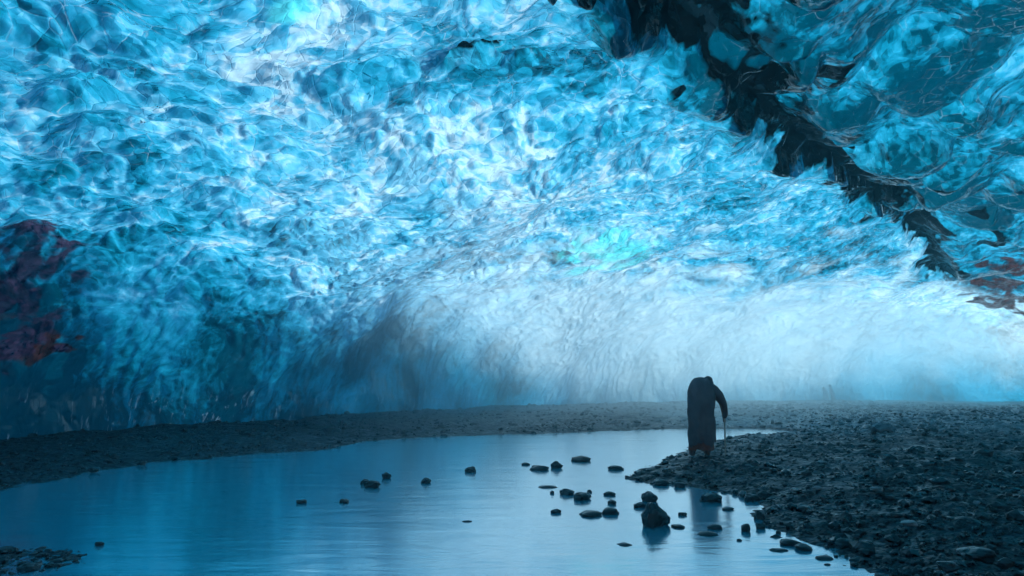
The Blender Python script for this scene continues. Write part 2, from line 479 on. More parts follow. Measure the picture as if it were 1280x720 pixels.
    def patches(lst, rough, f, seed):
        v = np.zeros(len(p))
        nz = fbm(q * f, seed, 4)
        for (sx, sy, sz, sr) in lst:
            ds = np.linalg.norm((p - np.array([sx, sy, sz])), axis=1)
            v = np.maximum(v, 1 - sstep(0.4 * sr, 1.15 * sr, ds + rough * sr * nz))
        return v
    clear = np.clip(right * (0.28 + 0.75 * (1 - sstep(1.5, 6.5, dc + e))) + 1.15 * (1 - sstep(3.2, 5.6, z + e)) * (1 - sstep(0.25, 0.55, U)), 0, 1.2)  # right mass deep blue; lower-left shade painted in as darker ice
    frost_glow = (1 - 0.35 * sstep(0.7, 0.95, U)) * sstep(0.30, 0.56, U) * sstep(1.3, 4.2, z + 0.6 * e + 2.2 * sstep(0.45, 0.62, U) * (1 - 0.7 * sstep(0.68, 0.9, U))) * (1 - sstep(5.3, 7.0, z + 0.9 * e + 1.2 * (1 - U))) * (1 - right * sstep(4.8, 5.6, z))
    band_glow = np.exp(-((p - np.array([-1.5, 15.0, 5.8])) ** 2 / np.array([6.5, 8.0, 2.6]) ** 2).sum(1))  # brightest stretch of the slope painted into the ice tone
    rim = np.exp(-(f2 - f1) / 0.05) * 0.8 * (1 - 0.5 * right) + np.exp(-(g2 - g1) / 0.07) * (1 - 0.6 * right)
    attr(me, 'ash', ash); attr(me, 'clear', clear); attr(me, 'frost_glow', frost_glow)
    attr(me, 'aqua', 0.8 * patches(AQUA, 0.9, 1.3, 61)); attr(me, 'iron', patches(IRON, 1.0, 1.2, 71) * 0.92); attr(me, 'plum', patches(PLUM, 1.1, 1.5, 81) * 0.9)
    attr(me, 'flute', low * (1 - 0.55 * frost_glow)); attr(me, 'rim', np.minimum(rim, 1) * up); attr(me, 'cell', (0.5 * r1 + 0.3 * r2 + 0.2 * r3) * up + 0.5 * (1 - up) + 0.55 * band_glow - 0.15)
    attr(me, 'thick', thick)
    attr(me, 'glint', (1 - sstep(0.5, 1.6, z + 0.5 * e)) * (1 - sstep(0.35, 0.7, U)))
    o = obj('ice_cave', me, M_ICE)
    tag(o, 'vaulted blue glacier ice wall and ceiling arching over the pool', 'ice cave', kind='structure')
    return o


build_ice()

# ------------------------------------------------------------------ ground and water
POOL_PX = [(-420, 640), (-150, 622), (0, 612), (60, 600), (110, 590), (200, 577), (300, 569), (400, 562), (450, 551), (560, 545), (700, 541),
           (840, 536), (960, 536), (1020, 541), (930, 545), (880, 556), (840, 573), (786, 598), (830, 606), (880, 610),
           (940, 622), (958, 645), (985, 662), (1040, 680), (1085, 697), (1105, 716), (1140, 760), (1150, 900), (600, 1500), (-300, 1500), (-1500, 900)]
POOL = np.array([at(a, b)[:2] for a, b in POOL_PX])


def inside_poly(p, poly):
    x, y = p[:, 0], p[:, 1]
    ins = np.zeros(len(p), bool)
    n = len(poly)
    for k in range(n):
        x1, y1 = poly[k]; x2, y2 = poly[(k + 1) % n]
        c = ((y1 > y) != (y2 > y)) & (x < (x2 - x1) * (y - y1) / ((y2 - y1) if y2 != y1 else 1e-9) + x1)
        ins ^= c
    return ins


def ground_z(p):
    """p (n,2) -> height, water level is 0"""
    d, _ = dist_poly(p, np.vstack([POOL, POOL[:1]]))
    sd = np.where(inside_poly(p, POOL), -d, d)
    p3 = np.concatenate([p, np.zeros((len(p), 1))], 1)
    sd = sd + 0.22 * fbm(p3 * 0.9, 101, 3) + 0.10 * fbm(p3 * 4.0, 103, 2)
    bank = 0.34 * (1 - np.exp(-np.maximum(sd, 0) / 2.2))
    bed = -0.30 * (1 - np.exp(np.minimum(sd, 0) / 1.6))
    h = np.where(sd > 0, bank, bed) + 0.012
    sx_, sy_, _ = at(30, 700)
    sh = np.exp(-((p[:, 0] - sx_) / 1.3) ** 2 - ((p[:, 1] - sy_) / 0.95) ** 2)
    h = np.maximum(h, (h + 0.30 * sh).clip(max=0.0) * (sh > 0.02) + h * (sh <= 0.02))
    h = h + sstep(0, 1.5, sd) * (0.10 * fbm(p3 * 0.35, 111, 4) + 0.035 * fbm(p3 * 1.6, 115, 3))
    return h, sd


def build_ground():
    ang = np.concatenate([np.linspace(-48, 48, 1100), np.linspace(48, 312, 160)[1:-1]])
    ang = np.radians(ang)
    rad = np.concatenate([np.geomspace(0.3, 4, 14)[:-1], np.geomspace(4, 55, 620), np.geomspace(55, 72, 6)[1:]])
    A, Rr = np.meshgrid(ang, rad, indexing='ij')
    p = np.stack([np.sin(A) * Rr, np.cos(A) * Rr], -1).reshape(-1, 2)
    h, sd = ground_z(p)
    r = np.hypot(p[:, 0], p[:, 1])
    p3 = np.concatenate([p, np.zeros((len(p), 1))], 1)
    w1, w2, rid = worley(p3 / 0.24 + 3.1, 201)
    v1, v2, vid = worley(p3 / 0.11 + 5.7, 203)
    patchy = 0.25 + 0.95 * sstep(-0.25, 0.35, fbm(p3 * 0.8, 207, 3))
    amt = (1 - sstep(30, 60, r)) * patchy * (0.45 + 0.55 * sstep(-0.2, 0.4, sd))
    h = h + amt * ((0.5 - w1) * 0.07 * (0.2 + rid) + (0.5 - v1) * 0.03 * (0.3 + vid))
    me = np_mesh('ground', np.concatenate([p, h[:, None]], 1), grid_faces(len(ang), len(rad), wrap=True))
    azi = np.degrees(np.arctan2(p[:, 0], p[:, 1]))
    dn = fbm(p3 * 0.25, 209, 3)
    shore_glow = 0.55 * sstep(22, 34, r + 4 * dn) + sstep(15, 24, r + 4 * dn) * sstep(8, 20, azi + 6 * dn)
    attr(me, 'shore_glow', np.clip(shore_glow, 0, 1) * sstep(0.0, 0.6, sd))
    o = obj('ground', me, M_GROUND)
    tag(o, 'dark wet gravel floor with low banks around the pool', 'ground', kind='structure')
    o2 = obj('water', np_mesh('water', [(-40, -40, 0), (48, -40, 0), (48, 48, 0), (-40, 48, 0)], [(0, 1, 2, 3)]), M_WATER)
    tag(o2, 'still blue meltwater pool on the cave floor', 'water', kind='structure')


build_ground()

# ------------------------------------------------------------------ stones


def rock_verts(seed, sub=2, rough=0.28, facet=0.0, flat=0.62):
    bm = bmesh.new()
    bmesh.ops.create_icosphere(bm, subdivisions=sub, radius=1.0)
    v = np.array([x.co[:] for x in bm.verts]); f = np.array([[y.index for y in x.verts] for x in bm.faces])
    bm.free()
    rg = np.random.default_rng(seed)
    if facet:
        for _ in range(9):                              # cut flat faces
            d = rg.normal(size=3); d /= np.linalg.norm(d)
            lim = rg.uniform(0.55, 0.85)
            e = v @ d
            v = v - np.maximum(e - lim, 0)[:, None] * d * facet
    v = v * (1 + rough * fbm(v * 1.1 + seed * 3.7, seed, 3))[:, None]
    v[:, 2] *= flat
    return v, f


PEB = [rock_verts(300 + k, 1, 0.35, 0.6, 0.6) for k in range(7)]


def scatter(n, region, size, name, label, mat):
    """one mesh of many loose stones on the ground"""
    V, Fc, off = [], [], 0
    got = 0
    while got < n:
        a = rng.uniform(-41, 41, 4000); r = np.exp(rng.uniform(math.log(4.6), math.log(40), 4000))
        p = np.stack([np.sin(np.radians(a)) * r, np.cos(np.radians(a)) * r], 1)
        h, sd = ground_z(p)
        keep = region(p, sd, r)
        for (x, y), z, rr in zip(p[keep], h[keep], r[keep]):
            v, f = PEB[rng.integers(len(PEB))]
            s = size(rng, rr) * 0.5
            th = rng.uniform(0, 6.28); c, sn = math.cos(th), math.sin(th)
            sx, sy = s * rng.uniform(0.8, 1.4), s * rng.uniform(0.7, 1.1)
            w = v * np.array([sx, sy, s])
            tilt = rng.uniform(-0.4, 0.4)
            w = np.stack([w[:, 0], w[:, 1] * math.cos(tilt) - w[:, 2] * math.sin(tilt), w[:, 1] * math.sin(tilt) + w[:, 2] * math.cos(tilt)], 1)
            w = np.stack([c * w[:, 0] - sn * w[:, 1], sn * w[:, 0] + c * w[:, 1], w[:, 2]], 1) + np.array([x, y, z + s * 0.2])
            V.append(w); Fc.append(f + off); off += len(w); got += 1
            if got >= n: break
    o = obj(name, np_mesh(name, np.concatenate(V), np.concatenate(Fc), smooth=False), mat)
    return tag(o, label, 'gravel', kind='stuff')


SHX, SHY, _ = at(30, 700)
scatter(17000, lambda p, sd, r: ((sd > -0.05 + 0.25 * rng.random(len(sd)) ** 3) & (fbm(np.concatenate([p, np.zeros((len(p), 1))], 1) * 0.8, 207, 3) > -0.55 + 0.7 * rng.random(len(sd)))) | ((sd > -1.5 * rng.random(len(sd)) ** 5 - 0.02) & (p[:, 0] > 0.8) & (r < 14) & (rng.random(len(sd)) < 0.5)) | (((p[:, 0] - SHX) / 1.35) ** 2 + ((p[:, 1] - SHY) / 0.95) ** 2 < rng.random(len(sd))), lambda g, r: float(np.clip(g.lognormal(-3.3, 0.62) * (0.75 + r / 40), 0.02, 0.24)),
        'gravel', 'loose dark basalt gravel covering both banks of the pool', M_GRAVEL)


# stones one can count: pixel of the waterline centre, width and height in pixels, seed, how angular, material, label
STONES = [
    (820, 657, 33, 30, 1, 1.0, 's', 'large angular block standing in the shallows, the tallest stone in the pool'),
    (812, 626, 22, 15, 2, 0.6, 's', 'rounded dark stone directly behind the tall angular block in the pool'),
    (889, 627, 29, 14, 3, 0.9, 's', 'low pyramid shaped stone in the water just off the gravel bank'),
    (763, 642, 23, 10, 4, 0.3, 's', 'smooth rounded stone at the right end of a touching pair in the pool'),
    (739, 644, 30, 7, 5, 0.2, 's', 'long flat stone touching the left side of a smooth rounded one'),
    (695, 641, 15, 6, 6, 0.3, 's', 'lone oval stone left of the touching pair in the pool'),
    (709, 618, 20, 9, 7, 0.7, 's', 'jagged stone at the left end of the low clustered ridge of stones'),
    (728, 624, 24, 11, 8, 0.6, 's', 'hump backed stone at the right end of the low clustered ridge of stones'),
    (737, 616, 7, 5, 9, 0.4, 's', 'tiny stone right behind the low clustered ridge of stones'),
    (762, 619, 17, 6, 10, 0.3, 's', 'flat oval stone between the clustered ridge and the rounded dark stone'),
    (765, 630, 12, 7, 11, 0.4, 's', 'small round stone just behind the touching pair in the pool'),
    (800, 634, 18, 8, 12, 0.6, 's', 'small jagged stone tucked against the left of the tall angular block'),
    (853, 644, 12, 5, 13, 0.2, 's', 'small pebble like stone right of the tall angular block'),
    (848, 659, 18, 4, 14, 0.2, 's', 'thin flat stone awash at the right foot of the tall angular block'),
    (893, 661, 20, 7, 15, 0.3, 's', 'domed stone behind a thinner flat one in the middle shallows'),
    (885, 668, 27, 5, 16, 0.2, 's', 'wide thin stone in front of a domed one in the middle shallows'),
    (932, 664, 12, 12, 17, 0.5, 's', 'upright egg shaped stone, the left of two standing stones off the bank'),
    (951, 661, 13, 9, 18, 0.5, 's', 'squat roundish stone, the right of two standing stones off the bank'),
    (949, 649, 14, 13, 19, 0.8, 's', 'knobbly upright stone close to the bank behind two standing stones'),
    (910, 637, 16, 4, 20, 0.2, 's', 'small flat stone in front of the low pyramid shaped one'),
    (940, 626, 22, 11, 21, 0.7, 's', 'craggy stone at the very edge of the gravel bank beside the pyramid shaped one'),
    (988, 680, 30, 8, 22, 0.4, 's', 'long dark stone half ashore, the rear of an overlapping pair by the bank'),
    (1005, 687, 22, 9, 23, 0.4, 's', 'rounded dark stone at the front of an overlapping pair by the bank'),
    (974, 688, 26, 3, 24, 0.2, 's', 'sliver of stone barely above water left of the overlapping pair'),
    (1030, 698, 23, 4, 25, 0.2, 's', 'flat stone lying in bright water below the overlapping pair'),
    (1053, 684, 30, 15, 26, 0.5, 's', 'big round stone at the water edge of the dark right bank'),
    (1076, 700, 34, 5, 27, 0.3, 's', 'long thin stone stretched along the waterline in front of the big round one'),
    (1034, 706, 8, 2, 28, 0.2, 's', 'tiny stone at the waterline below the lowest flat stone'),
    (924, 676, 7, 3, 29, 0.3, 's', 'tiny stone below the two standing stones'),
    (973, 667, 7, 5, 30, 0.4, 's', 'small knob of stone right of the two standing stones'),
    (465, 609, 21, 11, 31, 0.5, 's', 'biggest of the three dark stones clustered in the open pool'),
    (456, 605, 12, 8, 32, 0.6, 's', 'small stone against the left of the biggest stone in open water'),
    (483, 598, 13, 10, 33, 0.4, 's', 'round stone just behind the biggest stone in open water'),
    (532, 604, 14, 9, 34, 0.6, 's', 'solitary dark stone right of the three clustered in the open pool'),
    (430, 628, 13, 6, 35, 0.4, 's', 'small low stone in open water, second from the left bank'),
    (377, 629, 14, 6, 36, 0.4, 's', 'small low stone in open water, nearest to the left bank'),
    (588, 590, 16, 9, 37, 0.7, 's', 'faint grey stone alone in the misty far middle of the pool'),
    (674, 587, 26, 7, 38, 0.4, 's', 'low elongated stone in the far water beside a taller one'),
    (696, 585, 17, 12, 39, 0.8, 's', 'taller craggy stone in the far water beside a low elongated one'),
    (657, 581, 12, 4, 40, 0.3, 's', 'small flat stone left behind the low elongated one in the far water'),
    (726, 576, 27, 8, 41, 0.4, 'b', 'long brownish stone in the far water off the spit tip'),
    (770, 587, 22, 7, 42, 0.4, 's', 'low stone in the shallows between the brownish stone and the spit tip'),
    (685, 609, 30, 3, 43, 0.2, 's', 'broad flat stone barely awash left of the clustered ridge'),
    (690, 617, 6, 5, 44, 0.4, 's', 'tiny stone standing just left of the clustered ridge'),
    (584, 652, 14, 2, 45, 0.2, 's', 'barely visible sliver of stone in open blue water'),
    (781, 681, 20, 3, 46, 0.2, 's', 'flat stone just breaking the bright water in front of the tall block'),
    (826, 606, 22, 10, 47, 0.7, 's', 'craggy dark stone under the tip of the brown gravel spit'),
    (850, 609, 16, 8, 48, 0.5, 's', 'rounded stone right of the craggy one under the spit'),
    (905, 616, 9, 4, 49, 0.3, 's', 'little stone in the water behind the pyramid shaped one'),
    (36, 712, 28, 11, 50, 0.5, 's', 'dark stone awash near the bottom of the left shallows'),
    (124, 682, 12, 6, 51, 0.6, 's', 'dark lump at the outer end of the left shallows'),
    (8, 690, 26, 9, 52, 0.4, 's', 'flat dark stone cut by the left edge of the photo'),
    (72, 702, 16, 5, 53, 0.3, 's', 'low stone in the left shallows between two darker ones'),
]
BANK_STONES = [   # on dry gravel
    (1103, 541, 36, 16, 61, 0.8, 'p', 0.30, 'pale grey boulder on the far gravel below the misty ice wall'),
    (1220, 697, 46, 17, 62, 0.7, 's', 0.24, 'biggest dark slab on the near right bank'),
    (1256, 708, 24, 14, 63, 0.6, 's', 0.24, 'blocky dark stone against the right end of the biggest slab'),
    (1185, 712, 26, 13, 64, 0.7, 's', 0.22, 'rounded dark stone lying left of the biggest slab'),
    (1175, 604, 24, 9, 65, 0.7, 's', 0.28, 'dark hump of stone in the middle of the right bank'),
    (1221, 570, 18, 7, 66, 0.7, 'p', 0.32, 'small pale stone high on the right bank'),
    (1027, 579, 15, 4, 67, 0.9, 'p', 0.24, 'light grey chip on the right bank nearest behind the walking stick'),
    (1057, 580, 13, 4, 68, 0.9, 'p', 0.25, 'light grey chip on the right bank beside a second one'),
    (1021, 611, 13, 5, 69, 1.0, 'p', 0.20, 'bright thin shard lying on the dark right bank above the shore'),
    (1094, 612, 14, 4, 70, 0.8, 'p', 0.24, 'bright flat shard further up the bank from the thin one'),
    (1137, 656, 20, 7, 71, 0.7, 'p', 0.22, 'greyish flat stone halfway up the near right bank'),
    (1221, 629, 10, 4, 72, 0.8, 'p', 0.27, 'small bright chip on the outer right bank'),
    (118, 589, 15, 7, 73, 0.6, 's', 0.03, 'dark stone at the waterline of the left bank'),
    (176, 580, 13, 5, 74, 0.6, 's', 0.03, 'small dark stone further along the left waterline'),
]
MATS = {'s': M_STONE, 'p': M_PALE, 'b': M_BROWN}


def stone(px, py, wpx, hpx, seed, ang, mk, zz, label, group):
    x, y, _ = at(px, py, zz)
    m = y / F_PX
    v, f = rock_verts(500 + seed, 3, 0.16 + 0.14 * ang, ang, 1.0)
    v = v - 0.5 * (v.max(0) + v.min(0))
    v = v / (0.5 * (v.max(0) - v.min(0)))
    v = v * (1 + 0.09 * fbm(v * 2.2, seed + 40, 3) + 0.05 * fbm(v * 5.5, seed, 3))[:, None]
    k_ = 1.0 if seed == 1 else 0.86
    hw, hh = 0.5 * wpx * m * k_, hpx * m * k_ * k_
    rz = max(hh * 0.70, 0.30 * hw)
    w_ = v * np.array([hw * 1.06, hw * (0.7 + 0.2 * (seed % 3)), rz]) + np.array([0, 0, hh - rz])
    me = np_mesh('stone', w_, f, smooth=ang < 0.45)
    o = obj('stone', me, MATS[mk])
    o.location = (x, y, zz)
    return tag(o, label, 'stone', group)


for a_ in STONES:
    stone(*a_[:7], 0.0, a_[7], 'stones standing in the pool')
for a_ in BANK_STONES:
    stone(*a_[:9], 'larger stones on the gravel banks')


# ------------------------------------------------------------------ ice stumps at the foot of the far wall
def ice_stump(px, py, hpx, wpx, seed, label, dark):
    x, y, _ = at(px, py, 0.25)
    m = y / F_PX
    H, Wd = hpx * m, wpx * m * 0.5
    n, k = 22, 14
    zz, th = np.meshgrid(np.linspace(0, 1, n), np.linspace(0, 2 * math.pi, k, endpoint=False), indexing='ij')
    r = Wd * (1.35 - 0.75 * zz ** 1.3) * (1 - np.clip((zz - 0.93) / 0.07, 0, 1) ** 2 * 0.98)
    p = np.stack([np.cos(th) * r, np.sin(th) * r, zz * H - 0.2], -1).reshape(-1, 3)
    p[:, :2] *= (1 + 0.45 * fbm(p * np.array([5.0, 5.0, 1.6]) + seed * 9.1, seed, 3))[:, None]
    p[:, 0] += 0.10 * np.sin(p[:, 2] * 2.6 + seed)
    i = np.arange(n - 1)[:, None]; j = np.arange(k)[None, :]
    f = np.stack([i * k + j, i * k + (j + 1) % k, (i + 1) * k + (j + 1) % k, (i + 1) * k + j], -1).reshape(-1, 4)
    me = np_mesh('ice_stump', p, f)
    ice_fields(me, p + np.array([x, y, 0.25]))
    z0 = np.zeros(len(p))
    for nm in ('aqua', 'iron', 'plum', 'flute', 'rim', 'glint', 'thick'): attr(me, nm, z0)
    attr(me, 'cell', z0 + 0.5); attr(me, 'ash', z0 + (0.25 if dark else 0)); attr(me, 'clear', z0 + (1.0 if dark else 0)); attr(me, 'frost_glow', z0 + (0 if dark else 0.9))
    o = obj('ice_stump', me, M_ICE); o.location = (x, y, 0.25)
    return tag(o, label, 'ice stump', 'ice stumps at the foot of the far wall')


ice_stump(1031, 503, 24, 6, 1, 'pale frosted ice stump at the foot of the far wall', False)
ice_stump(1041, 504, 28, 5, 2, 'thin dark ice stump next to the pale one at the far wall', True)


# ------------------------------------------------------------------ the walker
def loft(rings, k=40, fold=None):
    """rings of (z, xc, yc, rx, ry); closed at the last ring"""
    rings = np.asarray(rings, float)
    s = np.linspace(0, len(rings) - 1, 6 * len(rings))
    rr = np.stack([np.interp(s, np.arange(len(rings)), rings[:, c]) for c in range(5)], 1)
    ker = np.array([1, 2, 3, 2, 1.0]) / 9
    sm = np.stack([np.convolve(np.concatenate([[2 * rr[0, c] - rr[2, c], 2 * rr[0, c] - rr[1, c]], rr[:, c], [2 * rr[-1, c] - rr[-2, c], 2 * rr[-1, c] - rr[-3, c]]]), ker, 'valid') for c in range(5)], 1)
    th = np.linspace(0, 2 * math.pi, k, endpoint=False)
    P = []
    for z, xc, yc, rx, ry in sm:
        fx = 1.0 if fold is None else 1 + fold(th, z)
        P.append(np.stack([xc + rx * np.cos(th) * fx, yc + ry * np.sin(th) * fx, np.full(k, z)], 1))
    n = len(P)
    V = np.concatenate(P)
    i = np.arange(n - 1)[:, None]; j = np.arange(k)[None, :]
    F = np.stack([i * k + j, i * k + (j + 1) % k, (i + 1) * k + (j + 1) % k, (i + 1) * k + j], -1).reshape(-1, 4)
    return V, F


def tube(path, radii, k=12, sub=6):
    """a bent tapered tube with rounded ends"""
    path = np.asarray(path, float); radii = np.asarray(radii, float)
    t = np.linspace(0, len(path) - 1, sub * (len(path) - 1) + 1)
    c = np.stack([np.interp(t, np.arange(len(path)), path[:, i]) for i in range(3)], 1)
    r = np.interp(t, np.arange(len(path)), radii)
    for _ in range(2):
        c[1:-1] = 0.25 * c[:-2] + 0.5 * c[1:-1] + 0.25 * c[2:]
    d = np.gradient(c, axis=0); d /= np.linalg.norm(d, axis=1, keepdims=True)
    c = np.concatenate([[c[0] - d[0] * r[0] * 0.6], c, [c[-1] + d[-1] * r[-1] * 0.6]])
    r = np.concatenate([[r[0] * 0.35], r, [r[-1] * 0.35]])
    d = np.concatenate([[d[0]], d, [d[-1]]])
    ref = np.array([0.3, 0.9, 0.2])
    u = np.cross(d, ref); u /= np.linalg.norm(u, axis=1, keepdims=True); v = np.cross(d, u)
    th = np.linspace(0, 2 * math.pi, k, endpoint=False)
    V = (c[:, None] + r[:, None, None] * (np.cos(th)[None, :, None] * u[:, None] + np.sin(th)[None, :, None] * v[:, None])).reshape(-1, 3)
    n = len(c)
    i = np.arange(n - 1)[:, None]; j = np.arange(k)[None, :]
    F = np.stack([i * k + j, i * k + (j + 1) % k, (i + 1) * k + (j + 1) % k, (i + 1) * k + j], -1).reshape(-1, 4)
    caps = [[0 + q, 0 + (q + 1) % k, 0 + (k // 2 + 0), 0 + (k // 2)] for q in range(0)]
    return V, F


def joined(parts):
    V, F, o = [], [], 0
    for v, f in parts:
        V.append(v); F.append(f + o); o += len(v)
    return np.concatenate(V), np.concatenate(F)


def ball(c, rx, ry, rz, n=20, k=28, shape=None):
    ph, th = np.meshgrid(np.linspace(0.04, math.pi - 0.04, n), np.linspace(0, 2 * math.pi, k, endpoint=False), indexing='ij')
    v = np.stack([np.sin(ph) * np.cos(th), np.sin(ph) * np.sin(th), np.cos(ph)], -1).reshape(-1, 3)
    if shape: v = shape(v)
    v = v * np.array([rx, ry, rz]) + np.asarray(c)
    i = np.arange(n - 1)[:, None]; j = np.arange(k)[None, :]
    F = np.stack([i * k + j, (i + 1) * k + j, (i + 1) * k + (j + 1) % k, i * k + (j + 1) % k], -1).reshape(-1, 4)
    return v, F


def face_shape(v):
    """a head looking along +y: chin, jaw, brow and nose"""
    v = v.copy()
    front = np.clip(v[:, 1], 0, 1)
    v[:, 0] *= 1 - 0.28 * np.clip(-v[:, 2], 0, 1)
    v[:, 1] += 0.12 * front * np.clip(-v[:, 2] - 0.35, 0, 1)
    nose = np.exp(-(v[:, 0] / 0.16) ** 2 - ((v[:, 2] + 0.12) / 0.22) ** 2) * (front > 0.3)
    v[:, 1] += 0.26 * nose
    for sgn in (-1, 1):
        eye = np.exp(-((v[:, 0] - sgn * 0.36) / 0.17) ** 2 - ((v[:, 2] - 0.10) / 0.13) ** 2) * (front > 0.3)
        v[:, 1] -= 0.13 * eye
        ear = np.exp(-((v[:, 1] + 0.02) / 0.16) ** 2 - ((v[:, 2] + 0.02) / 0.24) ** 2) * (v[:, 0] * sgn > 0.75)
        v[:, 0] += sgn * 0.16 * ear
    mouth = np.exp(-(v[:, 0] / 0.26) ** 2 - ((v[:, 2] + 0.52) / 0.05) ** 2) * (front > 0.3)
    v[:, 1] -= 0.07 * mouth
    return v


def skin_body(verts, edges, radii):
    me = bpy.data.meshes.new('person_skin')
    me.from_pydata([Vector(q) for q in verts], edges, [])
    o = bpy.data.objects.new('person_skin', me); COL.objects.link(o)
    o.modifiers.new('skin', 'SKIN'); sb = o.modifiers.new('sub', 'SUBSURF'); sb.levels = 2; sb.render_levels = 2
    for q, rv in zip(me.skin_vertices[0].data, radii): q.radius = (rv, rv)
    me.skin_vertices[0].data[0].use_root = True
    ev = o.evaluated_get(bpy.context.evaluated_depsgraph_get())
    m2 = bpy.data.meshes.new_from_object(ev)
    V = np.array([q.co[:] for q in m2.vertices])
    F = np.array([list(pl.vertices) if len(pl.vertices) == 4 else list(pl.vertices) + [pl.vertices[-1]] for pl in m2.polygons if len(pl.vertices) in (3, 4)])
    bpy.data.objects.remove(o); bpy.data.meshes.remove(me); bpy.data.meshes.remove(m2)
    return V, F


def rot_about(v, c, ax, ang):
    Mx = np.array(Matrix.Rotation(ang, 3, ax))
    return (v - c) @ Mx.T + c


M_SKIN = simple_material('weathered_skin', (0.20, 0.11, 0.08), (0.30, 0.18, 0.13), 0.6)
M_COAT = cloth_material('dark_wool', (0.10, 0.066, 0.074), (0.15, 0.095, 0.10), 55)
M_HOOD = cloth_material('dark_hood_wool', (0.085, 0.056, 0.064), (0.13, 0.082, 0.09), 70)
M_TROUSER = cloth_material('rust_brown_cloth', (0.17, 0.045, 0.03), (0.25, 0.075, 0.05), 60)
M_BOOT = simple_material('brown_leather', (0.08, 0.024, 0.016), (0.13, 0.042, 0.028), 0.5)
M_WOOD = simple_material('pale_worn_wood', (0.38, 0.31, 0.26), (0.58, 0.50, 0.43), 0.6, 30)
M_EYE = simple_material('eye', (0.5, 0.5, 0.48), (0.6, 0.6, 0.58), 0.2)
M_HAIR = simple_material('grey_hair', (0.10, 0.10, 0.10), (0.2, 0.2, 0.2), 0.7, 60)


